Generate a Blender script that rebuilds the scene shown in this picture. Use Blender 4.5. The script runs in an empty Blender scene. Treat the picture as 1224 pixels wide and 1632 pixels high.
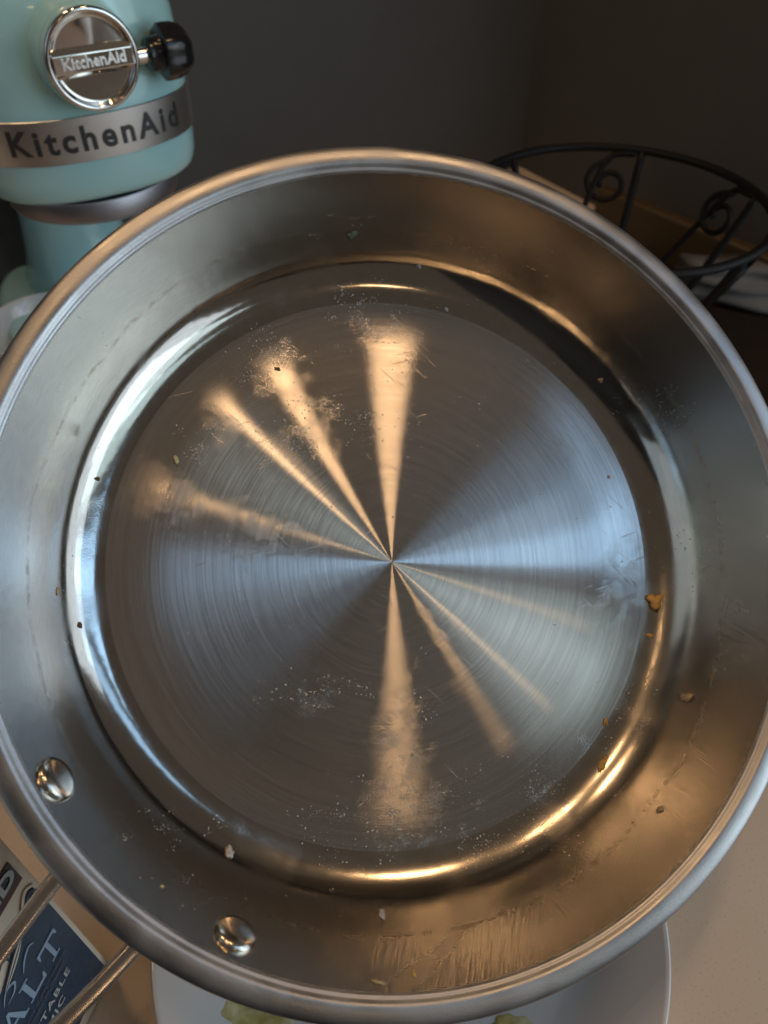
import bpy, bmesh, math, random
import numpy as np
from mathutils import Vector, Matrix

random.seed(7); rng = np.random.default_rng(7)
scene = bpy.context.scene
COL = scene.collection
PI = math.pi

# ------------------------------------------------------------------ camera
CAM = np.array([0, 0, .43]); TH = math.radians(45); FPX = 1226.0
AX = np.array([1., 0, 0]); AU = np.array([0, math.sin(TH), math.cos(TH)]); AF = np.array([0, math.cos(TH), -math.sin(TH)])
cd = bpy.data.cameras.new('camera'); cam = bpy.data.objects.new('camera', cd); COL.objects.link(cam)
cd.sensor_fit = 'VERTICAL'; cd.sensor_height = 36; cd.sensor_width = 27; cd.lens = 36 * FPX / 1632
cam.location = CAM; cam.rotation_euler = (PI / 2 - TH, 0, 0)
cd.clip_start = .01; cd.clip_end = 50
cd.dof.use_dof = True; cd.dof.focus_distance = .315; cd.dof.aperture_fstop = 11.0
scene.camera = cam

# ------------------------------------------------------------------ pan pose (needed to aim the room's lamps)
def c2w(v): return v[0] * AX - v[1] * AU + v[2] * AF
PN = c2w((.185, -.16, -.97)); PN /= np.linalg.norm(PN)
RIMC = CAM + c2w((.0136, .0128, .279)); PO = RIMC - .055 * PN          # pan origin: centre of its floor
EX = AX - (AX @ PN) * PN; EX /= np.linalg.norm(EX); EY = np.cross(PN, EX)

# ------------------------------------------------------------------ world, lamps of the kitchen and added fill lights
w = bpy.data.worlds.new('World'); scene.world = w; w.use_nodes = True
bg = w.node_tree.nodes['Background']
bg.inputs[0].default_value = (1, .82, .64, 1); bg.inputs[1].default_value = .082

def lamp_dir(lx, ly):
    return EX * lx + EY * ly + PN * math.sqrt(1 - lx * lx - ly * ly)
def area(name, shape, sx, sy, loc, target, power, col):
    l = bpy.data.lights.new(name, 'AREA'); l.shape = shape; l.size = sx; l.size_y = sy; l.energy = power; l.color = col
    o = bpy.data.objects.new(name, l); COL.objects.link(o); o.location = loc
    o.rotation_euler = (Vector(target) - Vector(loc)).to_track_quat('-Z', 'Y').to_euler(); return o
WARM = (1, .62, .32)
for lx, ly, z, rad, p in ((.175, .62, 1.55, .090, 1.85), (-.138, .617, 1.55, .048, 1.4), (-.255, .493, 1.55, .016, .65), (-.287, .237, 1.45, .016, .22), (-.45, .72, 1.45, .075, 1.9), (.20, -.36, 1.1, .085, .8)):  # the last two are unseen fill lamps, added for counter and lower streak
    d = lamp_dir(lx, ly); P = PO + d * (z - PO[2]) / d[2]
    area('ceiling_and_fill_lamp', 'DISK', rad * 2, rad * 2, P, P + np.array([0, 0, -1.]) , p, WARM)
def window_and_fill(lx, ly, dist, tang, rad, power, col):
    d = lamp_dir(lx, ly); P = PO + d * dist
    o = area('window_and_fill_light', 'RECTANGLE', tang, rad, P, PO, power, col)
    x = EY - (EY @ d) * d; x /= np.linalg.norm(x); y = np.cross(d, x)
    o.matrix_world = Matrix([[x[i], y[i], d[i], P[i]] for i in range(3)] + [[0, 0, 0, 1]]); return o
window_and_fill(.63, .135, 1.5, .15, 1.1, 1.35, (.38, .66, 1))
window_and_fill(.60, .27, 1.5, .11, .9, .5, (.38, .66, 1))
window_and_fill(.68, -.08, 1.5, .26, 1.1, 1.1, (.62, .84, .90))
window_and_fill(.75, -.27, 1.6, .50, 1.0, 2.5, (.70, .88, .94))
window_and_fill(.92, -.12, 1.8, 1.9, 1.4, 11., (.78, .90, 1))  # unseen fill panel, added to brighten the mixer
window_and_fill(-.90, -.02, 1.9, 1.5, 1.1, 2.4, (.70, .86, 1))

vs = scene.view_settings
vs.view_transform = 'Standard'; vs.look = 'None'; vs.exposure = 0; vs.gamma = 1; vs.use_curve_mapping = False
cy = scene.cycles
cy.use_denoising = True; cy.caustics_reflective = False; cy.caustics_refractive = False; cy.sample_clamp_indirect = 4; cy.blur_glossy = .3
cy.time_limit = 1000; cy.use_adaptive_sampling = True; cy.adaptive_threshold = .03
cy.max_bounces = 5; cy.glossy_bounces = 4; cy.diffuse_bounces = 2

# ------------------------------------------------------------------ helpers
def ray(x, y): return AX * (x - 612) / FPX - AU * (y - 816) / FPX + AF
def at_z(x, y, z): d = ray(x, y); return CAM + d * (z - CAM[2]) / d[2]
def at_depth(x, y, t): return CAM + ray(x, y) * t

def tag(o, label=None, cat=None, group=None, kind=None):
    if label: o['label'] = label
    if cat: o['category'] = cat
    if group: o['group'] = group
    if kind: o['kind'] = kind
    return o
def empty(name, loc=(0, 0, 0), rz=0):
    o = bpy.data.objects.new(name, None); COL.objects.link(o); o.location = loc; o.rotation_euler = (0, 0, rz); o.empty_display_size = .02; return o
def obj(name, verts, faces, mat, parent=None, smooth=True):
    me = bpy.data.meshes.new(name); me.from_pydata([tuple(map(float, v)) for v in verts], [], [tuple(int(i) for i in f) for f in faces])
    bm = bmesh.new(); bm.from_mesh(me); bmesh.ops.recalc_face_normals(bm, faces=bm.faces); bm.to_mesh(me); bm.free()
    if smooth: me.polygons.foreach_set('use_smooth', [True] * len(me.polygons))
    me.materials.append(mat)
    o = bpy.data.objects.new(name, me); COL.objects.link(o)
    if parent: o.parent = parent
    return o
def sharp(o, deg=35):
    me = o.data; bm = bmesh.new(); bm.from_mesh(me); c = math.radians(deg)
    for e in bm.edges:
        if len(e.link_faces) == 2 and e.calc_face_angle(0) > c: e.smooth = False
    bm.to_mesh(me); bm.free(); return o
def lathe(prof, seg=128, a0=0, a1=2 * PI, wob=None):
    v = []; f = []; full = abs(a1 - a0 - 2 * PI) < 1e-6; n = len(prof); m = seg if full else seg + 1
    for i in range(m):
        a = a0 + (a1 - a0) * i / seg; c, s = math.cos(a), math.sin(a)
        for r, z in prof:
            k = 1 if wob is None else wob(a, r, z)
            v.append((r * c * k, r * s * k, z))
    for i in range(seg):
        j = (i + 1) % m
        for k in range(n - 1):
            f.append((i * n + k, j * n + k, j * n + k + 1, i * n + k + 1))
    return v, f
def tube(path, rad, seg=10, cap=True, up=None, closed=False):
    """rad: number, list, or (half width, half thickness) for a rounded bar"""
    P = [np.array(p, float) for p in path]; n = len(P); v = []; f = []; prev = None
    for i in range(n):
        t = P[(i + 1) % n] - P[i - 1] if closed else P[min(i + 1, n - 1)] - P[max(i - 1, 0)]
        t /= np.linalg.norm(t) + 1e-12
        if prev is None: u = np.array(up if up is not None else (0, 0, 1.)); u = u if abs(u @ t) < .95 else np.array([1., 0, 0])
        else: u = prev
        if up is not None: u = np.array(up, float)
        u = u - (u @ t) * t; u /= np.linalg.norm(u); prev = u; s = np.cross(t, u)
        for k in range(seg):
            a = 2 * PI * k / seg; ca, sa = math.cos(a), math.sin(a)
            if isinstance(rad, tuple):
                e = .5; ca = math.copysign(abs(ca) ** e, ca); sa = math.copysign(abs(sa) ** e, sa)
                v.append(P[i] + s * ca * rad[0] + u * sa * rad[1])
            else:
                r = rad[i] if isinstance(rad, (list, np.ndarray)) else rad
                v.append(P[i] + s * ca * r + u * sa * r)
    for i in range(n if closed else n - 1):
        j = (i + 1) % n
        for k in range(seg): f.append((i * seg + k, i * seg + (k + 1) % seg, j * seg + (k + 1) % seg, j * seg + k))
    if cap and not closed: f.append(tuple(range(seg))); f.append(tuple((n - 1) * seg + k for k in range(seg)))
    return v, f
def smooth_path(pts, n=24):
    P = [np.array(p, float) for p in pts]; P = [2 * P[0] - P[1]] + P + [2 * P[-1] - P[-2]]; out = []
    for i in range(1, len(P) - 2):
        for k in range(n):
            t = k / n; a, b, c, d = P[i - 1], P[i], P[i + 1], P[i + 2]
            out.append(.5 * ((2 * b) + (-a + c) * t + (2 * a - 5 * b + 4 * c - d) * t * t + (-a + 3 * b - 3 * c + d) * t ** 3))
    out.append(P[-2]); return out
def box(x0, x1, y0, y1, z0, z1):
    v = [(x, y, z) for z in (z0, z1) for x, y in ((x0, y0), (x1, y0), (x1, y1), (x0, y1))]
    return v, [(0, 1, 2, 3), (4, 5, 6, 7), (0, 1, 5, 4), (1, 2, 6, 5), (2, 3, 7, 6), (3, 0, 4, 7)]
def bevel(o, wd, seg=3):
    m = o.modifiers.new('bevel', 'BEVEL'); m.width = wd; m.segments = seg; m.limit_method = 'ANGLE'; return o
def merge(*vf):
    V = []; F = []
    for v, f in vf:
        b = len(V); V += list(v); F += [tuple(i + b for i in q) for q in f]
    return V, F
def text_mesh(body, size, off=0., ext=0., align='CENTER', shear=0., space=1.):
    c = bpy.data.curves.new('t', 'FONT'); c.body = body; c.size = size; c.offset = off; c.extrude = ext; c.align_x = align; c.align_y = 'CENTER'
    c.shear = shear; c.space_character = space; c.resolution_u = 4
    o = bpy.data.objects.new('t', c); COL.objects.link(o); dg = bpy.context.evaluated_depsgraph_get(); dg.update()
    me = bpy.data.meshes.new_from_object(o.evaluated_get(dg)); bpy.data.objects.remove(o)
    v = [tuple(q.co) for q in me.vertices]; f = [tuple(p.vertices) for p in me.polygons]; bpy.data.meshes.remove(me); return v, f

# ---- materials
class M:
    def __init__(s, name):
        s.m = bpy.data.materials.new(name); s.m.use_nodes = True; s.t = s.m.node_tree; s.b = s.t.nodes['Principled BSDF']
    def n(s, typ, **kw):
        n = s.t.nodes.new(typ)
        for k, v in kw.items():
            if k.startswith('i_'): s.set(n, k[2:].replace('_', ' '), v)
            else: setattr(n, k, v)
        return n
    def set(s, n, k, v):
        i = n.inputs[int(k)] if k.isdigit() else n.inputs[k]
        if isinstance(v, bpy.types.NodeSocket): s.t.links.new(v, i)
        else: i.default_value = v
    def math(s, op, a, b=0., c=None, clamp=False):
        n = s.t.nodes.new('ShaderNodeMath'); n.operation = op; n.use_clamp = clamp
        s.set(n, '0', a); s.set(n, '1', b)
        if c is not None: s.set(n, '2', c)
        return n.outputs[0]
    def ss(s, x, a, b, lo=0., hi=1.):
        n = s.t.nodes.new('ShaderNodeMapRange'); n.interpolation_type = 'SMOOTHSTEP'
        s.set(n, 'Value', x); s.set(n, 'From Min', a); s.set(n, 'From Max', b); s.set(n, 'To Min', lo); s.set(n, 'To Max', hi); return n.outputs[0]
    def mix(s, f, a, b):
        n = s.t.nodes.new('ShaderNodeMix'); n.data_type = 'RGBA'; s.set(n, '0', f); s.set(n, '6', a); s.set(n, '7', b); return n.outputs[2]
    def noise(s, vec, scale, detail=2., rough=.5, dist=0.):
        n = s.t.nodes.new('ShaderNodeTexNoise'); s.set(n, 'Vector', vec); s.set(n, 'Scale', scale); s.set(n, 'Detail', detail); s.set(n, 'Roughness', rough); s.set(n, 'Distortion', dist); return n.outputs[0]
    def coord(s, k='Object'): return s.t.nodes.new('ShaderNodeTexCoord').outputs[k]
    def xyz(s, v): n = s.t.nodes.new('ShaderNodeSeparateXYZ'); s.set(n, '0', v); return n.outputs
    def vec(s, x, y, z): n = s.t.nodes.new('ShaderNodeCombineXYZ'); s.set(n, '0', x); s.set(n, '1', y); s.set(n, '2', z); return n.outputs[0]
    def bump(s, h, strength, dist, normal=None):
        n = s.t.nodes.new('ShaderNodeBump'); s.set(n, 'Height', h); s.set(n, 'Strength', strength); s.set(n, 'Distance', dist)
        if normal is not None: s.set(n, 'Normal', normal)
        return n.outputs[0]
    def p(s, **kw):
        for k, v in kw.items(): s.set(s.b, k.replace('_', ' '), v)
        return s
def rgb(r, g, b): return (r, g, b, 1)
def simple(name, col, rough=.5, metal=0., var=.12, scale=60., bump=0., coat=0., spec=.5):
    m = M(name); c = m.coord(); n = m.noise(c, scale, 4.)
    lo = tuple(x * (1 - var) for x in col[:3]) + (1,); hi = tuple(min(1, x * (1 + var)) for x in col[:3]) + (1,)
    m.p(Base_Color=m.mix(n, lo, hi), Roughness=m.ss(m.noise(c, scale * 3, 3.), .2, .8, rough * .85, min(1, rough * 1.15)), Metallic=metal)
    m.set(m.b, 'Coat Weight', coat); m.set(m.b, 'Coat Roughness', .04); m.set(m.b, 'Specular IOR Level', spec)
    if bump: m.p(Normal=m.bump(m.noise(c, scale * 6, 4.), bump, .001))
    return m.m

def polar(m):
    c = m.coord(); x, y, z = m.xyz(c)
    r = m.math('SQRT', m.math('ADD', m.math('MULTIPLY', x, x), m.math('MULTIPLY', y, y)))
    ri = m.math('DIVIDE', 1., m.math('MAXIMUM', r, 1e-4))
    return c, x, y, z, r, m.math('MULTIPLY', x, ri), m.math('MULTIPLY', y, ri)

def wipes(m, c, ang, k, stretch=18.):
    """straight wiping strokes in one direction"""
    mp = m.n('ShaderNodeMapping', vector_type='TEXTURE'); m.set(mp, 'Vector', c); mp.inputs['Rotation'].default_value = (0, 0, ang); mp.inputs['Scale'].default_value = (1, 1 / stretch, 1)
    return m.noise(mp.outputs[0], k, 1.)

def floor_xy(px, py):                                             # a spot of the pan floor in the pan's own axes
    d = ray(px, py); p = CAM + d * (((PO - CAM) @ PN) / (d @ PN)) - PO; return float(p @ EX), float(p @ EY)
def mat_pan_floor():
    m = M('brushed_steel_floor'); c, x, y, z, r, cx, cyy = polar(m)
    ring = m.noise(m.vec(m.math('MULTIPLY', r, 1500.), m.math('MULTIPLY', cx, 1.5), m.math('MULTIPLY', cyy, 1.5)), 1., 2., .7)
    ring2 = m.noise(m.vec(m.math('MULTIPLY', r, 700.), m.math('MULTIPLY', cx, 3.), m.math('MULTIPLY', cyy, 3.)), 1., 1.)
    film = m.noise(c, 14., 2., .6, .6); speck = m.noise(c, 2600., 1.)
    edge = m.ss(r, .090, .1185)
    gr = m.math('MULTIPLY', m.ss(film, .5, .68), m.ss(m.noise(c, 120., 1., .6), .42, .62))
    col = m.mix(m.ss(m.math('ADD', m.math('MULTIPLY', ring, .65), m.math('MULTIPLY', ring2, .35)), .2, .8), rgb(.47, .45, .43), rgb(.64, .61, .575))
    col = m.mix(m.math('MULTIPLY', gr, .12), col, rgb(.50, .42, .32))
    tn = m.n('ShaderNodeTangent', direction_type='RADIAL', axis='Z').outputs[0]
    s1 = m.math('MAXIMUM', wipes(m, c, -.75, 30., 34.), wipes(m, c, .35, 42., 26.))
    grain = None                                                   # patches where grease has dried into fine grains
    for px, py, rad in ((440, 575, .022), (505, 680, .020), (600, 515, .018), (330, 690, .012), (640, 1190, .020), (650, 1300, .026), (780, 1330, .020), (880, 1285, .016), (500, 1105, .014), (960, 1200, .018), (290, 800, .012)):
        fx, fy = floor_xy(px, py)
        d = m.math('SQRT', m.math('ADD', m.math('POWER', m.math('SUBTRACT', x, fx), 2.), m.math('POWER', m.math('SUBTRACT', y, fy), 2.)))
        k = m.ss(d, rad, rad * .3); grain = k if grain is None else m.math('MAXIMUM', grain, k)
    grain = m.math('MULTIPLY', grain, m.ss(m.noise(c, 90., 2., .7), .42, .70))
    grains = m.math('MULTIPLY', grain, m.ss(m.noise(c, 1700., 1.), .48, .68))
    scr = m.math('MULTIPLY', m.ss(s1, .70, .78), m.ss(film, .46, .60))
    hgt = m.math('ADD', m.math('MULTIPLY', ring, .35), m.math('ADD', m.math('MULTIPLY', gr, speck), m.math('MULTIPLY', scr, 1.1)))
    hgt = m.math('ADD', hgt, m.math('MULTIPLY', grains, 1.8))
    nb = m.bump(hgt, .2, .00012)
    gl = m.n('ShaderNodeBsdfAnisotropic', distribution='BECKMANN'); m.set(gl, 'Color', col); m.set(gl, 'Normal', nb); m.set(gl, 'Tangent', tn)
    m.set(gl, 'Roughness', m.math('SUBTRACT', m.math('ADD', .212, m.math('ADD', m.math('MULTIPLY', ring, .03), m.math('MULTIPLY', gr, .02))), m.math('MULTIPLY', edge, .03)))
    m.set(gl, 'Anisotropy', m.math('SUBTRACT', .83, m.math('MULTIPLY', edge, .35))); m.set(gl, 'Rotation', 0.)
    m.p(Base_Color=col, Metallic=1., Roughness=.42, Normal=nb)
    mx = m.n('ShaderNodeMixShader'); m.set(mx, '0', .15); m.set(mx, '1', gl.outputs[0]); m.set(mx, '2', m.b.outputs[0])
    m.t.links.new(mx.outputs[0], m.t.nodes['Material Output'].inputs[0])
    return m.m

def mat_pan_wall():
    m = M('steel_wall'); c, x, y, z, r, cx, cyy = polar(m)
    up = m.ss(z, .020, .031)                                    # polished fillet below, satin wall above
    around = m.vec(m.math('MULTIPLY', cx, 1.), m.math('MULTIPLY', cyy, 1.), m.math('MULTIPLY', z, 60.))
    hair = m.noise(around, 30., 2., .7)
    film = m.noise(c, 22., 2., .6, .8); grit = m.noise(c, 1500., 1.)
    low = m.ss(m.math('SUBTRACT', m.math('MULTIPLY', cx, .6), m.math('MULTIPLY', cyy, .8)), -.1, .9)   # the wiped, greasy side by the lower right, where lamp gold is painted too
    pick = m.ss(m.noise(c, 26., 1.), .47, .53)
    st = m.math('ADD', m.math('MULTIPLY', wipes(m, c, .75, 80.), pick), m.math('MULTIPLY', wipes(m, c, 2.0, 65.), m.math('SUBTRACT', 1., pick)))
    strokes = m.math('MULTIPLY', m.ss(st, .40, .72), m.math('MULTIPLY', up, m.math('ADD', .05, low)))
    spots = m.ss(film, .50, .70)
    # cooked-on tide line where wall meets fillet
    zz = m.math('ADD', z, m.math('MULTIPLY', m.math('SUBTRACT', m.noise(c, 45., 2.), .5), .006))
    tide = m.math('MULTIPLY', m.ss(m.math('ABSOLUTE', m.math('SUBTRACT', zz, .0268)), .0016, .0002), m.ss(m.noise(c, 160., 2., .7), .36, .66))
    rough = m.math('ADD', m.math('ADD', .085, m.math('MULTIPLY', up, .05)), m.math('MULTIPLY', hair, .04))
    rough = m.math('ADD', rough, m.math('MULTIPLY', spots, .07)); rough = m.math('ADD', rough, m.math('MULTIPLY', tide, .12)); rough = m.math('ADD', rough, m.math('MULTIPLY', low, .06))
    col = m.mix(hair, rgb(.43, .41, .385), rgb(.57, .55, .515))
    col = m.mix(m.math('MULTIPLY', low, .32), col, rgb(.60, .47, .30))  # brown grease film plus warm lamp reflection, painted into the colour
    col = m.mix(m.math('MULTIPLY', tide, .32), col, rgb(.24, .15, .08))
    tn = m.n('ShaderNodeTangent', direction_type='RADIAL', axis='Z').outputs[0]
    hgt = m.math('ADD', m.math('MULTIPLY', hair, .12), m.math('MULTIPLY', strokes, .26))
    hgt = m.math('ADD', hgt, m.math('MULTIPLY', m.math('MULTIPLY', spots, grit), .35)); hgt = m.math('ADD', hgt, m.math('MULTIPLY', tide, .35)); hgt = m.math('ADD', hgt, m.math('MULTIPLY', m.noise(c, 60., 2.), 1.2))
    nb = m.bump(hgt, .3, .0003)
    m.p(Base_Color=col, Metallic=1., Roughness=rough, Anisotropic=.4, Anisotropic_Rotation=.25, Tangent=tn, Normal=nb)
    return m.m

def mat_rim():
    m = M('steel_rim'); c = m.coord()
    n1 = m.noise(c, 1100., 1.); n2 = m.noise(c, 60., 2.)
    m.p(Base_Color=m.mix(n2, rgb(.42, .42, .43), rgb(.53, .525, .535)), Metallic=1., Roughness=m.ss(n2, .3, .7, .36, .48), Normal=m.bump(n1, .16, .0003))
    return m.m

def mat_enamel():
    m = M('aqua_enamel'); c = m.coord(); n = m.noise(c, 8., 2.)
    m.p(Base_Color=m.mix(n, rgb(.40, .71, .74), rgb(.44, .75, .78)), Roughness=.22, Normal=m.bump(m.noise(c, 160., 2.), .02, .0006))
    m.set(m.b, 'Coat Weight', .8); m.set(m.b, 'Coat Roughness', .05); return m.m

def mat_brushed(name, col, rough, axis='Z'):
    m = M(name); c = m.coord(); x, y, z = m.xyz(c)
    h = m.noise(m.vec(m.math('MULTIPLY', x, 4.), m.math('MULTIPLY', y, 4.), m.math('MULTIPLY', z, 900.)), 3., 3.)
    tn = m.n('ShaderNodeTangent', direction_type='RADIAL', axis='Z').outputs[0]
    m.p(Base_Color=m.mix(h, tuple(q * .85 for q in col[:3]) + (1,), col), Metallic=1., Roughness=rough, Anisotropic=.7, Tangent=tn, Normal=m.bump(h, .05, .0003)); return m.m

def mat_counter():
    m = M('tan_laminate_counter'); c = m.coord()
    a = m.noise(c, 5., 4.); b = m.noise(c, 700., 2.)
    col = m.mix(m.ss(a, .3, .7), rgb(.67, .54, .425), rgb(.73, .60, .48))
    col = m.mix(m.math('MULTIPLY', m.ss(b, .60, .72), .35), col, rgb(.30, .23, .17))
    m.p(Base_Color=col, Roughness=m.ss(a, .3, .7, .38, .5), Normal=m.bump(b, .05, .0003)); return m.m

def mat_wood(name, a, b):
    m = M(name); c = m.coord(); x, y, z = m.xyz(c)
    g = m.noise(m.vec(m.math('MULTIPLY', x, 3.), m.math('MULTIPLY', y, 60.), m.math('MULTIPLY', z, 60.)), 1.2, 4., .6, 1.)
    m.p(Base_Color=m.mix(g, a, b), Roughness=.5, Normal=m.bump(g, .1, .0006)); return m.m

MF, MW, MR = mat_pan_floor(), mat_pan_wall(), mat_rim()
STEEL_D = simple('steel_handle', rgb(.58, .54, .53), .22, 1., .06, 200.)
POLISH = simple('polished_steel', rgb(.58, .55, .50), .22, 1., .08, 200.)
CHROME = simple('chrome', rgb(.75, .74, .72), .05, 1., .03, 50.)
ENAMEL = mat_enamel()
BAND = mat_brushed('brushed_band', rgb(.80, .79, .78), .30)
PLANET = mat_brushed('satin_grey_metal', rgb(.40, .39, .42), .38)
BLACKP = simple('black_plastic', rgb(.012, .012, .013), .16, 0., .2, 80.)
PRINT = simple('dark_print', rgb(.035, .035, .037), .45, 0., .1, 80.)
COUNTER = mat_counter()
WALLM = simple('charcoal_wall_paint', rgb(.105, .105, .106), .85, 0., .10, 14., .5, spec=.1)
CHINA = simple('white_glazed_china', rgb(.74, .74, .75), .12, 0., .02, 10., 0., .6)
IRON = simple('black_wrought_iron', rgb(.006, .0055, .0055), .55, 0., .25, 120., .2, spec=.2)
NAVY = simple('navy_card', rgb(.030, .060, .105), .45, 0., .12, 120.)
CREAM = simple('cream_card', rgb(.84, .72, .57), .5, 0., .05, 60., .05)
MAROON = simple('maroon_print', rgb(.085, .022, .018), .45, 0., .12, 80.)
PALE = simple('pale_blue_ink', rgb(.34, .46, .62), .5, 0., .08, 120.)
WHITEINK = simple('off_white_ink', rgb(.55, .55, .55), .5, 0., .05, 80.)
DIMINK = simple('grey_blue_ink', rgb(.085, .115, .16), .5, 0., .1, 80.)

# ================================================================== the setting
v, f = box(-1.0, 1.0, .0, 1.30, -.04, 0); counter = bevel(obj('counter', v, f, COUNTER, smooth=False), .006); tag(counter, kind='structure')
CORNER = np.array([.305, 1.20]) + .13 * np.array([math.cos(math.radians(212)), math.sin(math.radians(212))])
for nm, ang, ln in (('wall_left', math.radians(212), 1.8), ('wall_right', math.radians(-58), .62)):
    d = np.array([math.cos(ang), math.sin(ang)]); n_ = np.array([-d[1], d[0]]); n_ = n_ if n_[1] > 0 else -n_
    q = [CORNER, CORNER + d * ln, CORNER + d * ln + n_ * .08, CORNER + n_ * .08]
    v = [(x, y, z) for z in (-.95, 1.7) for x, y in q]
    tag(obj(nm, v, box(0, 1, 0, 1, 0, 1)[1], WALLM, smooth=False), kind='structure')
v, f = box(-2.4, .15, -1.55, -1.45, -.9, 1.7); tag(obj('wall_back_added', v, f, WALLM, smooth=False), kind='structure')  # unseen wall, added so the steel reflects something dark behind the camera
v, f = box(-2, 2, -2.2, 1.3, -.95, -.9); tag(obj('floor', v, f, mat_wood('dark_floorboards', rgb(.05, .03, .02), rgb(.09, .055, .035)), smooth=False), kind='structure')  # unseen, added as dark surroundings for the steel to reflect

# ================================================================== the pan
pan = empty('frying_pan'); pan.matrix_world = Matrix([[EX[i], EY[i], PN[i], PO[i]] for i in range(3)] + [[0, 0, 0, 1]])
tag(pan, 'large stainless steel frying pan with greasy brushed floor, tilted up above the counter', 'frying pan')
RF = .1177
def fz(r): return 0. if r < .094 else .5 * math.tan(math.radians(8)) * (r - .094) ** 2 / (RF - .094)
fil = []; WA = math.atan2(.0253, .0087); b0 = np.array([RF, fz(RF)]); b3 = np.array([.1405, .0265])   # fillet: a smooth sweep into the wall
b1 = b0 + .0145 * np.array([math.cos(math.radians(8)), math.sin(math.radians(8))]); b2 = b3 - .0125 * np.array([math.cos(WA), math.sin(WA)])
for t in np.linspace(0, 1, 44): q = (1 - t) ** 3 * b0 + 3 * t * (1 - t) ** 2 * b1 + 3 * t * t * (1 - t) * b2 + t ** 3 * b3; fil.append((float(q[0]), float(q[1])))
wallp = [(.1405 + (.1492 - .1405) * t, .0265 + (.0518 - .0265) * t) for t in np.linspace(0, 1, 14)[1:]]
prof_in = fil + wallp
floor_prof = [(r, fz(r)) for r in np.linspace(.0002, RF, 60)]
v, f = lathe(floor_prof, 192); o = obj('cooking_floor', v, f, MF, pan)
ext = [(.1517, .050), (.1500, .040), (.1440, .024), (.137, .008), (.128, -.001), (.118, -.004), (.0002, -.004)]
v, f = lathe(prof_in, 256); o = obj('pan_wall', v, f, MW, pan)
v, f = lathe([(.1500, .0508)] + ext, 192); obj('pan_shell', v, f, STEEL_D, pan)
rimp = [(.1492, .0518), (.1494, .0527), (.1499, .0533), (.1504, .0534), (.1508, .0537), (.1513, .0544), (.1519, .0550), (.1527, .0553), (.1545, .0555), (.1565, .0554),
        (.1580, .0551), (.1591, .0544), (.1598, .0534), (.1600, .0523), (.1597, .0512), (.1588, .0503), (.1572, .0500), (.1550, .0503), (.1530, .0505), (.1500, .0508)]
v, f = lathe(rimp, 256); obj('rim', v, f, MR, pan)

R3 = np.stack([EX, EY, PN])                                    # world -> pan axes
PIN = [(0., 0.)] + [(r, fz(r)) for r in np.linspace(.09, RF, 14)[:-1]] + prof_in; PIR = np.array([q[0] for q in PIN]); PIZ = np.array([q[1] for q in PIN])
def pan_hit(px, py):
    """where a line of sight meets the inside of the pan: point and normal in pan axes"""
    d = R3 @ ray(px, py); o_ = R3 @ (CAM - PO)
    t = np.linspace((.053 - o_[2]) / d[2], -o_[2] / d[2], 900); Q = o_ + t[:, None] * d; rq = np.hypot(Q[:, 0], Q[:, 1])
    hit = np.nonzero((rq > .09) & (rq < .1491) & (Q[:, 2] <= np.interp(rq, PIR, PIZ)))[0]
    p = Q[hit[0]] if len(hit) else Q[-1]
    r = math.hypot(p[0], p[1]); a = math.atan2(p[1], p[0])
    if r <= RF: return np.array([p[0], p[1], fz(r)]), np.array([0, 0, 1.])
    z = float(np.interp(r, PIR, PIZ))
    k = min(range(len(prof_in) - 1), key=lambda i: abs(prof_in[i][0] - r)); dr = prof_in[k + 1][0] - prof_in[k][0]; dz = prof_in[k + 1][1] - prof_in[k][1]
    L = math.hypot(dr, dz); nr, nz = -dz / L, dr / L
    return np.array([r * math.cos(a), r * math.sin(a), z]), np.array([nr * math.cos(a), nr * math.sin(a), nz])

riv = []
for px, py in ((88, 1243), (374, 1491)):
    p, n = pan_hit(px, py); riv.append(math.atan2(p[1], p[0]))
    dome = [(.0078, -.001), (.0078, .0007), (.0075, .0015), (.0066, .0023), (.0050, .0029), (.0028, .0033), (.0001, .0034)]
    v, f = lathe(dome, 40); q = Vector((0, 0, 1)).rotation_difference(Vector(n))
    o = obj('rivet', v, f, POLISH, pan); o.location = p; o.rotation_mode = 'QUATERNION'; o.rotation_quaternion = q

# handle: a strap behind the wall, two bars that run together into one grip
ha = (riv[0] + riv[1]) / 2
handle = None
def pol(r, a, z): return (r * math.cos(a), r * math.sin(a), z)
a_lo, a_hi = riv[0] - .06, riv[1] + .06
strap = [pol(.1515, a, .031) for a in np.linspace(a_lo, a_hi, 30)]
v, f = tube(strap, (.011, .0016), 16, up=None)
# orient the strap so that its broad side lies on the wall
v = []; f = []
prof = [(.1490, .022), (.1535, .022), (.1545, .042), (.1512, .042)]
n_ = 30
for i, a in enumerate(np.linspace(a_lo, a_hi, n_)):
    for r, z in prof: v.append(pol(r, a, z))
for i in range(n_ - 1):
    for k in range(4): f.append((i * 4 + k, i * 4 + (k + 1) % 4, (i + 1) * 4 + (k + 1) % 4, (i + 1) * 4 + k))
f += [(0, 1, 2, 3), tuple((n_ - 1) * 4 + k for k in range(4))]
handle = obj('handle', v, f, STEEL_D, pan, smooth=False); bevel(handle, .001)
hc = ha
for s in (-1, 1):
    pth = smooth_path([pol(.151, hc + s * .115, .030), pol(.166, hc + s * .106, .034), pol(.200, hc + s * .070, .040), pol(.245, hc + s * .030, .046), pol(.285, hc + s * .012, .050)], 10)
    v, f = tube(pth, (.0030, .0024), 24, up=(0, 0, 1)); obj('prong', v, f, STEEL_D, handle)
pth = smooth_path([pol(.270, hc, .049), pol(.32, hc, .053), pol(.37, hc, .055), pol(.42, hc, .054)], 10)
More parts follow.
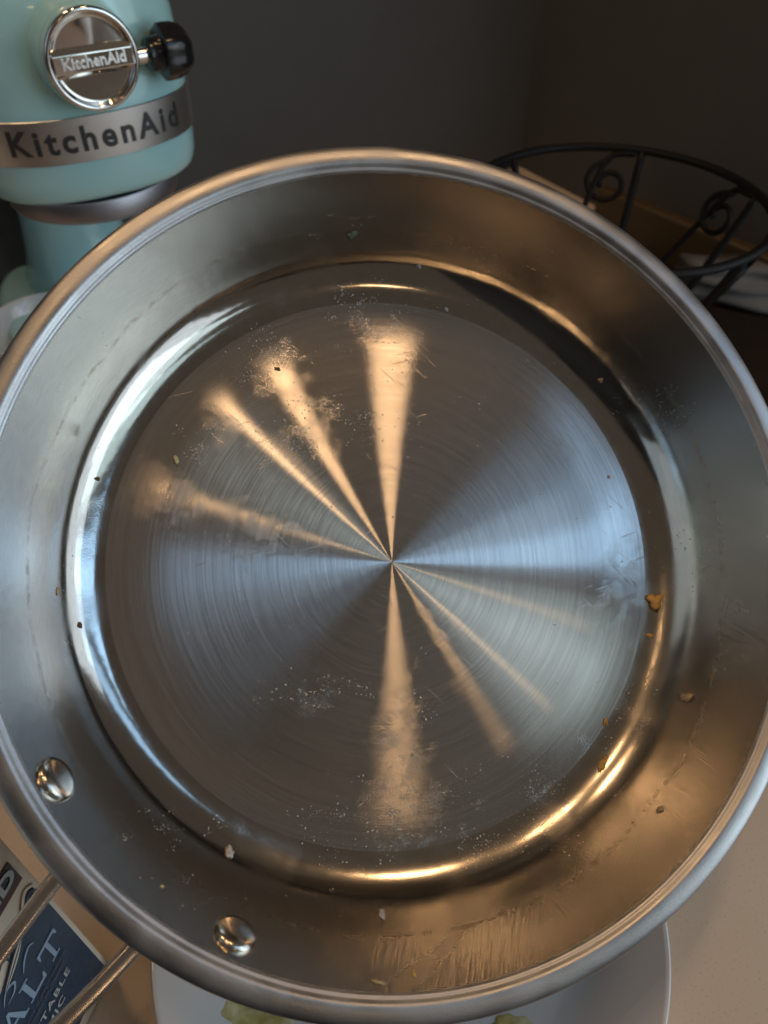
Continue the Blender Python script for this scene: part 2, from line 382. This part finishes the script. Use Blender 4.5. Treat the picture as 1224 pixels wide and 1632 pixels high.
v, f = tube(pth, (.009, .006), 24, up=(0, 0, 1)); obj('grip', v, f, STEEL_D, handle)

# ================================================================== stand mixer
PSI = math.radians(33)
hub = at_depth(150, 97, .5); ZC = hub[2]
mix = empty('stand_mixer', (hub[0], hub[1], 0), PSI)
tag(mix, 'glossy aqua stand mixer with chrome hub cap and steel name band', 'mixer')
HEAD = [(-.0985, .062, .034), (-.0965, .070, .0250), (-.092, .0735, .0205), (-.084, .0755, .0185), (-.066, .0765, .0178), (-.036, .0768, .0180), (-.012, .0765, .0195), (.012, .0750, .0225),
        (.032, .0715, .0280), (.047, .0655, .0360), (.058, .057, .0470), (.067, .045, .0610), (.074, .030, .080), (.0775, .015, .100), (.0785, .005, .115)]
HEAD = [(d, w_ * 1.11, fr) for d, w_, fr in HEAD]
def outline(w_, fr, n=44, off=0., rear=.30):
    pts = []; yc = .085
    for i in range(n + 1):
        a = PI * i / n; c_, s_ = math.cos(a), math.sin(a); e = 2 / 2.3
        x = (w_ + off) * math.copysign(abs(c_) ** e, c_); y = yc - (yc - fr + off) * abs(s_) ** e
        pts.append((x, y))
    wr = (w_ + off) * .82
    return [(wr * .6, rear), (wr * .95, rear - .03), ((w_ + off) * .97, .2)] + pts + [(-(w_ + off) * .97, .2), (-wr * .95, rear - .03), (-wr * .6, rear)]
dz_ = [h[0] for h in HEAD]
def head_at(d): return float(np.interp(d, dz_, [h[1] for h in HEAD])), float(np.interp(d, dz_, [h[2] for h in HEAD]))
def loft(levels, off=0., close=True, rear=.30):
    v = []; f = []; m = None
    for d in levels:
        w_, fr = head_at(d); o_ = outline(w_, fr, 44, off, rear); m = len(o_)
        v += [(x, y, ZC + d) for x, y in o_]
    for i in range(len(levels) - 1):
        for k in range(m - (0 if close else 1)): f.append((i * m + k, i * m + (k + 1) % m, (i + 1) * m + (k + 1) % m, (i + 1) * m + k))
    return v, f, m
lv = sorted(set([round(q, 4) for q in np.linspace(-.0985, .0785, 56)]))
v, f, m_ = loft(lv); f += [tuple(range(m_)), tuple((len(lv) - 1) * m_ + k for k in range(m_))]
head = obj('head', v, f, ENAMEL, mix)
# hub boss that carries the cap
boss = [(.0285, .0045), (.0312, .006), (.0318, .010), (.0325, .020), (.036, .040), (.042, .06)]
def yl(vs, y0=0., z0=None, x0=0.): return [(x0 + a, y0 + c_, (ZC if z0 is None else z0) + b) for a, b, c_ in vs]
v, f = lathe(boss, 72); obj('hub_boss', yl(v), f, ENAMEL, mix)
# steel band around the head
v = []; f = []
L1 = [(-.0662, .0003), (-.0657, .0011), (-.0367, .0011), (-.0362, .0003)]
m_ = None
for d, off in L1:
    w_, fr = head_at(d); o_ = outline(w_, fr, 60, off); m_ = len(o_); v += [(x, y, ZC + d) for x, y in o_]
for i in range(3):
    for k in range(m_): f.append((i * m_ + k, i * m_ + (k + 1) % m_, (i + 1) * m_ + (k + 1) % m_, (i + 1) * m_ + k))
band = sharp(obj('band', v, f, BAND, mix), 40)
# name on the band, bent along it
w_, fr = head_at(-.050); OL = outline(w_, fr, 240, .00135)
OL = np.array(OL[::-1]); seg = np.r_[0, np.cumsum(np.linalg.norm(np.diff(OL, axis=0), axis=1))]
kmid = int(np.argmin(np.abs(OL[:, 0]) + np.where(OL[:, 1] < .1, 0, 9))); s_mid = seg[kmid]
def bend(vs, s0, d0):
    return [(float(np.interp(s_mid + s0 + x, seg, OL[:, 0])), float(np.interp(s_mid + s0 + x, seg, OL[:, 1])), ZC + d0 + y) for x, y, z in vs]
def densify(v, f, mx):
    bm = bmesh.new(); vv = [bm.verts.new(q) for q in v]
    for q in f:
        try: bm.faces.new([vv[i] for i in q])
        except ValueError: pass
    bmesh.ops.triangulate(bm, faces=bm.faces)
    for _ in range(3):
        es = [e for e in bm.edges if e.calc_length() > mx]
        if not es: break
        bmesh.ops.subdivide_edges(bm, edges=es, cuts=1)
    bm.verts.index_update(); r_ = [tuple(q.co) for q in bm.verts], [tuple(x.index for x in q.verts) for q in bm.faces]; bm.free(); return r_
v, f = text_mesh('KitchenAid', .0228, .0007, space=1.27); v, f = densify(v, f, .004)
obj('lettering', bend(v, -.002, -.0512), f, PRINT, band, smooth=False)
# chrome hub cap
cap = [(.0300, .0060), (.0306, .0030), (.0304, .0012), (.0296, .0002), (.0284, -.0001), (.0272, .0004), (.0264, .0016), (.0259, .0030), (.0248, .0034), (.0235, .0034), (.0225, .0034), (.0001, .0030)]
v, f = lathe(cap, 96); hubcap = obj('hub_cap', yl(v), f, CHROME, mix)
L_, t_, b_ = .0262, .0052, .0090
bv = [(-L_, -b_, .0032), (L_, -b_, .0032), (L_, b_, .0032), (-L_, b_, .0032), (-L_, -t_, -.0004), (L_, -t_, -.0004), (L_, t_, -.0004), (-L_, t_, -.0004)]
o = obj('cap_bar', yl(bv), [(0, 1, 2, 3), (4, 5, 6, 7), (0, 1, 5, 4), (1, 2, 6, 5), (2, 3, 7, 6), (3, 0, 4, 7)], CHROME, hubcap, smooth=False); bevel(o, .0006)
v, f = text_mesh('KitchenAid', .0094, .0002, .0007); obj('lettering', [(x, -.0007 - z, ZC + y) for x, y, z in v], f, simple('satin_chrome', rgb(.86, .85, .83), .32, 1., .03, 50.), hubcap, smooth=False)
# side knob
def xl(vs, x0): return [(x0 + c_, .014 + b, ZC - .005 + a) for a, b, c_ in vs]
v, f = lathe([(.0001, 0), (.0052, 0), (.0052, .016), (.0001, .016)], 28); shaft = sharp(obj('knob_shaft', xl(v, .029), f, CHROME, mix))
kp = [(.0001, 0), (.0098, 0), (.0108, .0008), (.0108, .0085), (.0112, .0090), (.0160, .0092), (.0170, .0100), (.0173, .0140), (.0168, .0200), (.0150, .0255), (.0115, .0292), (.006, .0310), (.0001, .0314)]
def lobes(a, r, z): return 1 + (.045 * math.cos(6 * a) if z > .0091 and r > .01 else 0)
v, f = lathe(kp, 96, wob=lobes); sharp(obj('knob', xl(v, .040), f, BLACKP, mix), 40)
# planetary below the head, column and foot
v, f = lathe([(.0001, ZC - .0990), (.0660, ZC - .0990), (.0670, ZC - .1010), (.0670, ZC - .1130), (.0655, ZC - .1155), (.058, ZC - .1170), (.0001, ZC - .1175)], 96)
pl = sharp(obj('planetary', [(x, y + .092, z) for x, y, z in v], f, PLANET, mix), 30)
v, f = lathe([(.0001, ZC - .118), (.007, ZC - .118), (.007, ZC - .138), (.006, ZC - .140), (.0001, ZC - .140)], 32); sharp(obj('beater_shaft', [(x, y + .09, z) for x, y, z in v], f, CHROME, mix))
v = []; f = []; ns = 40
col_l = [(.028, .060, .075), (.06, .050, .060), (.10, .046, .052), (.15, .045, .050), (ZC - .11, .050, .056), (ZC - .07, .054, .06)]
for z, wx, wy in col_l:
    for k in range(ns):
        a = 2 * PI * k / ns; c_, s_ = math.cos(a), math.sin(a); v.append((wx * math.copysign(abs(c_) ** .8, c_), .235 + wy * math.copysign(abs(s_) ** .8, s_), z))
for i in range(len(col_l) - 1):
    for k in range(ns): f.append((i * ns + k, i * ns + (k + 1) % ns, (i + 1) * ns + (k + 1) % ns, (i + 1) * ns + k))
f += [tuple(range(ns)), tuple((len(col_l) - 1) * ns + k for k in range(ns))]
obj('column', v, f, ENAMEL, mix)
v = []; f = []
fl = [(0.0, 1.0), (.022, 1.0), (.030, .965), (.034, .90)]
for z, k0 in fl:
    for k in range(64):
        a = 2 * PI * k / 64; c_, s_ = math.cos(a), math.sin(a); v.append((.10 * k0 * math.copysign(abs(c_) ** .7, c_), .15 + .165 * k0 * math.copysign(abs(s_) ** .7, s_), z))
for i in range(3):
    for k in range(64): f.append((i * 64 + k, i * 64 + (k + 1) % 64, (i + 1) * 64 + (k + 1) % 64, (i + 1) * 64 + k))
f += [tuple(range(64)), tuple(3 * 64 + k for k in range(64))]
obj('foot', v, f, ENAMEL, mix)

# ================================================================== salt box
P0 = at_z(168, 1572, 0); phi = math.radians(15)
ST = np.array([math.sin(phi), math.cos(phi), 0]); SN = np.array([ST[1], -ST[0], 0])
sb = empty('salt_box', P0); sb.matrix_world = Matrix([[ST[i], -SN[i], (0, 0, 1)[i], P0[i]] for i in range(3)] + [[0, 0, 0, 1]])
tag(sb, 'cream and navy box of salt standing on the counter behind the pan handle', 'box')
EDGE, WID, HGT = .0085, .078, .190
v, f = box(-WID, EDGE, 0, .05, 0, HGT); bevel(obj('carton', v, f, CREAM, sb, smooth=False), .0018)
def flat(name, pts, mat, y, parent=sb):                           # outline on the box face
    n = len(pts); v = [(x, -y, z) for x, z in pts] + [(x, -y + .0004, z) for x, z in pts]
    return obj(name, v, [tuple(range(n))] + [tuple(range(n, 2 * n))] + [(i, (i + 1) % n, n + (i + 1) % n, n + i) for i in range(n)], mat, parent, smooth=False)
top = []
for i in range(31):                                               # wave crest along the top of the navy field
    t = i / 30; top.append((-.070 + .0755 * t, .094 + .026 * t ** 2 + .005 * math.sin(t * 9) * t))
navy = flat('navy_panel', [(-.070, .012), (.0055, .012)] + top[::-1], NAVY, .0006)
def ribbon(c_, w_): # tapering stroke
    P = smooth_path([(a, b, 0) for a, b in c_], 8); n = len(P); Lf = []; Rt = []
    for i in range(n):
        t = P[min(i + 1, n - 1)] - P[max(i - 1, 0)]; t /= np.linalg.norm(t); h = w_ * math.sin(PI * (i + .6) / (n + .2)) ** .7 / 2
        Lf.append((P[i][0] - t[1] * h, P[i][1] + t[0] * h)); Rt.append((P[i][0] + t[1] * h, P[i][1] - t[0] * h))
    return Lf, Rt
def stroke(name, c_, w_, mat, y, parent=sb):
    a, b = ribbon(c_, w_); n = len(a); v = [(x, -y, z) for x, z in a + b]
    return obj(name, v, [(i, i + 1, n + i + 1, n + i) for i in range(n - 1)], mat, parent, smooth=False)
for dx, sc in ((.002, 1.), (-.019, .8), (-.040, .7)):
    for k in range(4):
        q = k * .0032
        stroke('wave_crest', [(dx - .028 * sc, .098 + q * .3), (dx - .016 * sc, .105 + q * .5), (dx - .007 * sc, .117 - q * .5), (dx - .001 + q * .2, .1245 - q), (dx + .003 - q * .2, .1225 - q * 1.1), (dx + .0028 - q * .2, .1185 - q)], .0017, CREAM if k % 2 == 0 else NAVY, .0011 + k * .0002)
flat('brand_band', [(-.062, .1315), (.0044, .1315), (.0044, .1470), (-.062, .1470)], MAROON, .0007)
flat('brand_shade', [(-.062, .1365), (.0042, .1365), (.0042, .1468), (-.062, .1468)], PRINT, .0009)
def print_text(body, size, x, z, mat, off=0., align='RIGHT', shear=0., space=1., name='lettering', sx=1.):
    v, f = text_mesh(body, size, off, 0, align, shear, space); return obj(name, [(x + a * sx, -.0013, z + b) for a, b, c_ in v], f, mat, sb, smooth=False)
print_text('ND', .0118, .0034, .1412, WHITEINK, .0005, space=1.05)
# big serif letters
def serif(pts_list, x, z, w_, h_):
    for pts in pts_list: flat('letter', [(x + a * w_, z + b * h_) for a, b in pts], PALE, .0012)
Tp = [[(.42, 0), (.58, 0), (.58, .90), (.42, .90)], [(.0, .90), (1, .90), (1, 1), (0, 1)], [(0, .72), (.06, .72), (.12, .9), (0, .9)], [(1, .72), (.94, .72), (.88, .9), (1, .9)], [(.28, 0), (.42, 0), (.42, .05), (.28, .05)], [(.58, 0), (.72, 0), (.72, .05), (.58, .05)]]
Lp = [[(.18, 0), (.36, 0), (.36, 1), (.18, 1)], [(.05, 0), (.18, 0), (.18, .05), (.05, .05)], [(.05, .95), (.18, .95), (.18, 1), (.05, 1)], [(.36, .95), (.50, .95), (.50, 1), (.36, 1)], [(.36, 0), (.95, 0), (.98, .26), (.90, .26), (.82, .09), (.36, .09)]]
Ap = [[(.05, .0), (.13, 0), (.49, .84), (.49, 1), (.44, 1)], [(.49, 1), (.49, .84), (.70, 0), (.92, 0), (.57, 1)], [(.25, .30), (.64, .30), (.62, .38), (.28, .38)], [(0, 0), (.05, 0), (.07, .05), (0, .05)], [(.13, 0), (.24, 0), (.24, .05), (.15, .05)], [(.92, 0), (1, 0), (1, .05), (.90, .05)]]
lw, lh = .0118, .0155
for k, g in enumerate((Tp, Lp, Ap)): serif(g, -.0115 - k * .0128, .0725, lw, lh)
stroke('letter', [(-.0440, .0850), (-.0465, .0880), (-.0495, .0850), (-.0465, .0805), (-.0440, .0760), (-.0465, .0725), (-.0500, .0755)], .0032, PALE, .0012)
for pts in ([(-.030, .0935), (-.026, .0985), (-.022, .0965), (-.024, .0925), (-.0285, .0915)], [(-.018, .0925), (-.0145, .0975), (-.0105, .1000), (-.008, .0975)], [(-.042, .0925), (-.038, .098), (-.034, .0955), (-.037, .0915)]):
    stroke('letter', pts, .0012, PALE, .0012)
print_text('THIS SALT DOES NOT SUPPLY IODIDE,', .0038, -.0015, .0670, DIMINK, .00006, sx=.82)
print_text('A NECESSARY NUTRIENT.', .0038, -.0040, .0628, DIMINK, .00006, sx=.82)
print_text('ADJUSTABLE', .0066, -.0060, .0545, WHITEINK, .0001, space=1.15)
print_text('CERAMIC', .0066, -.0145, .0455, WHITEINK, .0001, space=1.15)
print_text('5 g (', .0066, -.0020, .0225, WHITEINK, .0001, space=1.1)

# ================================================================== plate below the pan
pc = at_z(652, 1440, .022)
plate = empty('dinner_plate', (pc[0], pc[1], 0)); tag(plate, 'white glazed plate on the counter below the pan', 'plate')
PRF = [(r * .94, z) for r, z in [(.0001, .0035), (.085, .0035), (.094, .005), (.104, .011), (.120, .0195), (.1305, .0235), (.1325, .0245), (.1335, .0238), (.1325, .0222), (.118, .0165), (.103, .006), (.090, .0003), (.084, 0), (.080, .0015), (.0001, .0015)]]
v, f = lathe(PRF, 160); obj('plate_body', v, f, CHINA, plate)
SAUCE = M('mustard_green_sauce'); c = SAUCE.coord(); n1 = SAUCE.noise(c, 90., 4.)
SAUCE.p(Base_Color=SAUCE.mix(SAUCE.ss(n1, .35, .65), rgb(.78, .72, .46), rgb(.50, .42, .14)), Roughness=.18, Normal=SAUCE.bump(SAUCE.noise(c, 260., 4.), .4, .001))
SAUCE.set(SAUCE.b, 'Subsurface Weight', .15); SAUCE.set(SAUCE.b, 'Subsurface Radius', (.004, .003, .001))
def plate_z(r): return float(np.interp(r, [q[0] for q in PRF[:7]], [q[1] for q in PRF[:7]]))
def blob(name, px, py, rad, hgt, label):
    P = at_z(px, py, .012); lx, ly = P[0] - pc[0], P[1] - pc[1]; n, mr = 48, 9; v = []; f = []
    ph = rng.uniform(0, 6.28, 6)
    for i in range(mr + 1):
        for k in range(n):
            a = 2 * PI * k / n; R_ = rad * (1 + .16 * math.sin(2 * a + ph[0]) + .09 * math.sin(5 * a + ph[1]) + .05 * math.sin(11 * a + ph[2])); t = max(i / mr, .01)
            x, y = lx + R_ * t * math.cos(a) * 1.5, ly + R_ * t * math.sin(a)
            hh = hgt * (1 - t ** 2.2) * (.55 + .45 * math.sin(x * 520 + ph[3]) * math.sin(y * 610 + ph[4])) - (.0006 if i == mr else 0)
            v.append((pc[0] + x, pc[1] + y, plate_z(math.hypot(x, y)) + .0003 + hh))
    for i in range(mr):
        for k in range(n): f.append((i * n + k, i * n + (k + 1) % n, (i + 1) * n + (k + 1) % n, (i + 1) * n + k))
    f.append(tuple(range(n)))
    tag(obj(name, v, f, SAUCE.m), label, 'sauce')
blob('sauce_smear', 415, 1618, .013, .0009, 'mustard green sauce smeared on the plate near the pan handle')
blob('sauce_smear', 812, 1640, .008, .0012, 'small dab of green sauce on the plate at the bottom edge')

# ================================================================== wire basket
bc = at_depth(983, 322, .62); BR, BZ = .120, bc[2]
bk = empty('wire_basket', (bc[0], bc[1], 0)); tag(bk, 'black wrought iron wire fruit basket with scrolls behind the pan', 'basket')
def ring(R_, z, n=96): return [(R_ * math.cos(2 * PI * i / n), R_ * math.sin(2 * PI * i / n), z) for i in range(n)]
v, f = tube(ring(BR, BZ), .0036, 12, closed=True); obj('top_ring', v, f, IRON, bk)
v, f = tube(ring(.045, .0245), .0036, 12, closed=True); obj('base_ring', v, f, IRON, bk)
def cone(a, t, bulge=0.):                                        # point on the flaring side, t = 0 base, 1 top
    r = .045 + (BR - .045) * t ** .75; return pol(r + bulge, a, .0245 + (BZ - .0245) * t)
def spiral(a0, t0, size, turns, s):
    out = []
    for i in range(40):
        q = i / 39; R_ = size * (1 - .72 * q); b = 2 * PI * turns * q * s
        out.append(cone(a0 + R_ * math.sin(b) / BR * s * 1.2, t0 + (R_ * math.cos(b) - size) / (BZ - .0245) * .9))
    return out
NR = 6
for k in range(NR):
    a = 2 * PI * k / NR + .12
    v, f = tube([cone(a, t) for t in np.linspace(0, 1, 16)], .0034, 10); obj('rib', v, f, IRON, bk)
    mid = a + PI / NR
    v, f = tube(smooth_path([cone(a + .04, .98), cone(a + .25, .93), cone(mid - .1, .62), cone(mid + .12, .30), cone(a + 2 * PI / NR - .06, .08)], 8), .0028, 8); obj('sweep_wire', v, f, IRON, bk)
    v, f = tube(spiral(a + .22, .93, .020, 1.35, 1), .0026, 8); obj('scroll', v, f, IRON, bk)
    v, f = tube(spiral(a + .55, .45, .016, 1.35, -1), .0026, 8); obj('scroll', v, f, IRON, bk)

# things by the basket
WALNUT = mat_wood('dark_walnut', rgb(.010, .006, .004), rgb(.022, .012, .007)); BAMBOO = mat_wood('amber_bamboo', rgb(.055, .033, .012), rgb(.085, .053, .020))
d1 = np.array([math.cos(math.radians(212)), math.sin(math.radians(212))]); d2 = np.array([math.cos(math.radians(-58)), math.sin(math.radians(-58))])
q = [CORNER + d1 * a + d2 * b for a, b in ((.012, .30), (.27, .30), (.27, .85), (.012, .85))]
v = [(x, y, z) for z in (0, .021) for x, y in q]
tag(bevel(obj('serving_board', v, box(0, 1, 0, 1, 0, 1)[1], WALNUT, smooth=False), .004), 'dark walnut board under the wire basket', 'board')
E1, E2 = at_depth(955, 318, .90), at_depth(1300, 405, .735)
bb = np.array([E2[0] - E1[0], E2[1] - E1[1]]); bl = np.linalg.norm(bb)
v, f = box(0, bl, -.008, .008, 0, (E1[2] + E2[2]) / 2); o = obj('cutting_board', v, f, BAMBOO, smooth=False); bevel(o, .004)
o.location = (E1[0], E1[1], .0); o.rotation_euler = (0, 0, math.atan2(bb[1], bb[0])); tag(o, 'amber bamboo cutting board on edge behind the wire basket', 'cutting board')
PAPER = simple('white_paper', rgb(.13, .125, .12), .7, 0., .06, 40., .2)
pp = at_z(1175, 452, .045); nx, ny = 14, 10; v = []; f = []
for j in range(ny + 1):
    for i in range(nx + 1):
        s_, t = i / nx, j / ny
        v.append((pp[0] - .05 + .15 * s_, pp[1] - .03 * s_ + .012 * t + .006 * math.sin(9 * s_ + 4 * t) + .004 * math.sin(17 * t + 5 * s_), 0.022 + .040 * t))
for j in range(ny):
    for i in range(nx): q = j * (nx + 1) + i; f.append((q, q + 1, q + nx + 2, q + nx + 1))
nb_ = len(v); v += [(x, y + .03, z * .98 + .0004) for x, y, z in v]; f += [tuple(k + nb_ for k in q) for q in f]
bd = [i for i in range(nx + 1)] + [j * (nx + 1) + nx for j in range(1, ny + 1)] + [ny * (nx + 1) + i for i in range(nx - 1, -1, -1)] + [j * (nx + 1) for j in range(ny - 1, 0, -1)]
f += [(bd[i], bd[(i + 1) % len(bd)], bd[(i + 1) % len(bd)] + nb_, bd[i] + nb_) for i in range(len(bd))]
tag(obj('paper_bag', v, f, PAPER), 'folded white paper packet on the board by the wire basket', 'packet')

# things left of the pan
wb = at_z(85, 540, .03)
v, f = lathe([(.0001, .004), (.030, .004), (.042, .012), (.052, .03), (.056, .048), (.0575, .049), (.0585, .048), (.055, .03), (.045, .010), (.032, 0), (.0001, 0)], 72)
o = obj('small_bowl', v, f, CHINA); o.location = (wb[0], wb[1], 0); tag(o, 'small white bowl half hidden between pan and mixer column', 'bowl')
tp = at_z(0, 545, .012)
tr = empty('baking_tray', (tp[0] - .12, tp[1] - .10, 0), .0); tag(tr, 'steel baking tray with rolled rim at the left picture edge', 'tray')
TRAYM = simple('tray_steel', rgb(.42, .40, .38), .35, 1., .1, 80., .05)
v, f = box(-.14, .14, -.10, .10, .001, .003); obj('tray_bed', v, f, TRAYM, tr, smooth=False)
rr = [(.14, .10), (-.14, .10), (-.14, -.10), (.14, -.10)]
v, f = tube([(x, y, .012) for x, y in rr], .0035, 12, closed=True, up=(0, 0, 1)); obj('tray_rim', v, f, TRAYM, tr)
for (x0, y0), (x1, y1) in zip(rr, rr[1:] + rr[:1]):
    dx, dy = (0, .0012) if y0 == y1 else (.0012, 0)
    v, f = box(min(x0, x1) - dx, max(x0, x1) + dx, min(y0, y1) - dy, max(y0, y1) + dy, .0025, .0115); obj('tray_wall', v, f, TRAYM, tr, smooth=False)

# ================================================================== crumbs and grease in the pan
def crumb_mat(name, col, rough=.45): return simple(name, col, rough, 0., .3, 500., .5)
CM = dict(amber=crumb_mat('amber_crumb', rgb(.72, .42, .13)), tan=crumb_mat('tan_crumb', rgb(.58, .42, .26)), cream=crumb_mat('cream_crumb', rgb(.62, .52, .28)), yellow=crumb_mat('yellow_crumb', rgb(.70, .55, .18)),
          brown=crumb_mat('brown_crumb', rgb(.14, .075, .03)), white=crumb_mat('white_crumb', rgb(.62, .58, .52), .3), green=crumb_mat('green_crumb', rgb(.16, .19, .10)))
def crumb(px, py, wpx, hpx, mat, label, thick=.22, rot=0.):
    p, n = pan_hit(px, py); P = PO + R3.T @ p; Nw = R3.T @ n
    depth = (P - CAM) @ AF; sx, sy = wpx / FPX * depth * .42, hpx / FPX * depth * .42
    bm = bmesh.new(); bmesh.ops.create_icosphere(bm, subdivisions=3, radius=1); ph = rng.uniform(0, 6.28, 6)
    for q in bm.verts:
        x, y, z = q.co; k = 1 + .30 * math.sin(3.1 * x + ph[0]) * math.sin(2.7 * y + ph[1]) + .16 * math.sin(6.3 * y + ph[2] + 4 * z) + .20 * math.sin(9 * x + ph[3]) * math.sin(8 * y + ph[4]) + .12 * math.sin(17 * x + ph[5] + 13 * y)
        q.co = Vector((x * k * sx, y * k * sy, z * k * min(sx, sy) * thick * 2))
    me = bpy.data.meshes.new('food_crumb'); bm.to_mesh(me); bm.free(); me.polygons.foreach_set('use_smooth', [True] * len(me.polygons)); me.materials.append(CM[mat])
    o = bpy.data.objects.new('food_crumb', me); COL.objects.link(o)
    zt = Vector(Nw); xt = Vector(AX) - zt * zt.dot(Vector(AX)); xt.normalize(); yt = zt.cross(xt)
    R_ = Matrix((xt, yt, zt)).transposed() @ Matrix.Rotation(rot, 3, 'Z')
    o.matrix_world = Matrix.Translation(Vector(P) + zt * min(sx, sy) * thick * .9) @ R_.to_4x4()
    tag(o, label, 'crumb', 'food crumbs stuck in the pan')
for a in ((1043, 960, 27, 30, 'amber', 'largest amber crumb at the right edge of the pan floor'), (1035, 1013, 12, 7, 'amber', 'small orange crumb just below the largest amber crumb'),
          (280, 733, 11, 17, 'cream', 'pale cream crumb alone on the upper left of the pan floor'), (155, 763, 10, 7, 'brown', 'dark brown crumb on the left fillet of the pan'),
          (127, 996, 9, 11, 'brown', 'brown crumb on the bright left fillet below the middle'), (92, 943, 8, 14, 'tan', 'tan crumb near the left tide line'),
          (1095, 1112, 24, 16, 'tan', 'broad tan crumb on the right fillet'), (965, 1151, 10, 15, 'amber', 'amber flake on the lower right of the pan floor'),
          (258, 1413, 9, 9, 'cream', 'round cream speck on the wall between the two rivets'), (659, 1552, 10, 15, 'yellow', 'yellow crumb on the bottom pan wall'),
          (608, 1458, 14, 24, 'white', 'greyish white crumb on the fillet at the bottom of the pan'), (711, 493, 7, 6, 'white', 'tiny bright white speck at the top of the pan floor'),
          (442, 588, 11, 7, 'brown', 'dark crumb on the gold streak at the upper left'), (960, 1218, 12, 30, 'amber', 'long amber smear crumb on the lower right of the pan floor', .2, -.5),
          (365, 1358, 18, 22, 'white', 'white greasy crumb on the fillet between rivets and floor'), (602, 1566, 30, 7, 'cream', 'pale splinter on the bottom pan wall', .4, -.25),
          (560, 374, 18, 16, 'green', 'grey green herb fleck on the top fillet', .2), (957, 606, 9, 9, 'tan', 'small tan crumb at the upper right edge of the pan floor'),
          (668, 424, 7, 9, 'white', 'whitish droplet on the dark fillet at the top'), (970, 760, 6, 6, 'tan', 'tiny tan speck on the right side of the pan floor'), (1052, 1290, 16, 12, 'tan', 'tan crumb on the lower right fillet')):
    crumb(*a)

# grease specks: thousands of tiny droplets, nobody could count them
GREASE = simple('dried_grease', rgb(.52, .48, .43), .24, .7, .3, 900.)
sv = []; sf = []
def speck(p, n, r, h):
    n = n / np.linalg.norm(n); a = np.array([0, 0, 1.]) if abs(n[2]) < .9 else np.array([1., 0, 0]); u = np.cross(n, a); u /= np.linalg.norm(u); w_ = np.cross(n, u)
    b = len(sv); el = rng.uniform(.6, 1.7); th = rng.uniform(0, 6.28); c_, s_ = math.cos(th), math.sin(th); u, w_ = u * c_ + w_ * s_, -u * s_ + w_ * c_
    for k in range(6):
        q = 2 * PI * k / 6; rr_ = r * rng.uniform(.75, 1.2); sv.append(p + u * rr_ * el * math.cos(q) + w_ * rr_ * math.sin(q) - n * 2e-5)
    for k in range(6):
        q = 2 * PI * k / 6 + .3; sv.append(p + u * r * .6 * el * math.cos(q) + w_ * r * .6 * math.sin(q) + n * h * .75)
    sv.append(p + n * h)
    for k in range(6):
        k2 = (k + 1) % 6; sf.extend([(b + k, b + k2, b + 6 + k2, b + 6 + k), (b + 6 + k, b + 6 + k2, b + 12)])
def cluster(px, py, sx, sy, num, r0=.00014, r1=.00043, rot=0.):
    c_, s_ = math.cos(rot), math.sin(rot); k = 0
    # clumps within the patch
    cl = rng.normal(0, 1, (max(3, num // 12), 2)) * .55
    for _ in range(num):
        g = cl[rng.integers(len(cl))] + rng.normal(0, .13, 2)
        a, b = g[0] * sx, g[1] * sy; p, n = pan_hit(px + a * c_ - b * s_, py + a * s_ + b * c_)
        r = r0 + (r1 - r0) * rng.random() ** 3; speck(p, n, r, r * rng.uniform(.15, .45))
for a in ((440, 570, 90, 45, 300), (500, 680, 110, 60, 380), (330, 690, 60, 40, 140), (590, 505, 60, 40, 260), (520, 1110, 110, 24, 130), (640, 1290, 110, 60, 240), (520, 1300, 90, 50, 60),
          (880, 1290, 60, 70, 260), (800, 1350, 70, 30, 220), (1020, 1150, 40, 80, 120), (1060, 640, 50, 60, 130), (780, 400, 120, 30, 160), (570, 360, 60, 20, 60), (180, 640, 30, 120, 30), (110, 950, 25, 120, 40),
          (310, 1300, 70, 60, 60), (230, 1310, 60, 25, 60), (1090, 900, 40, 110, 110), (620, 850, 380, 380, 260), (840, 660, 150, 120, 50), (700, 1150, 120, 120, 60), (520, 1440, 200, 40, 60), (280, 1400, 70, 50, 30)):
    cluster(*a)
SV = [PO + R3.T @ p for p in sv]
tag(obj('grease_specks', SV, sf, GREASE, smooth=True), 'tiny dried grease specks scattered over the inside of the pan', 'grease', kind='stuff')
print('specks', len(sf))
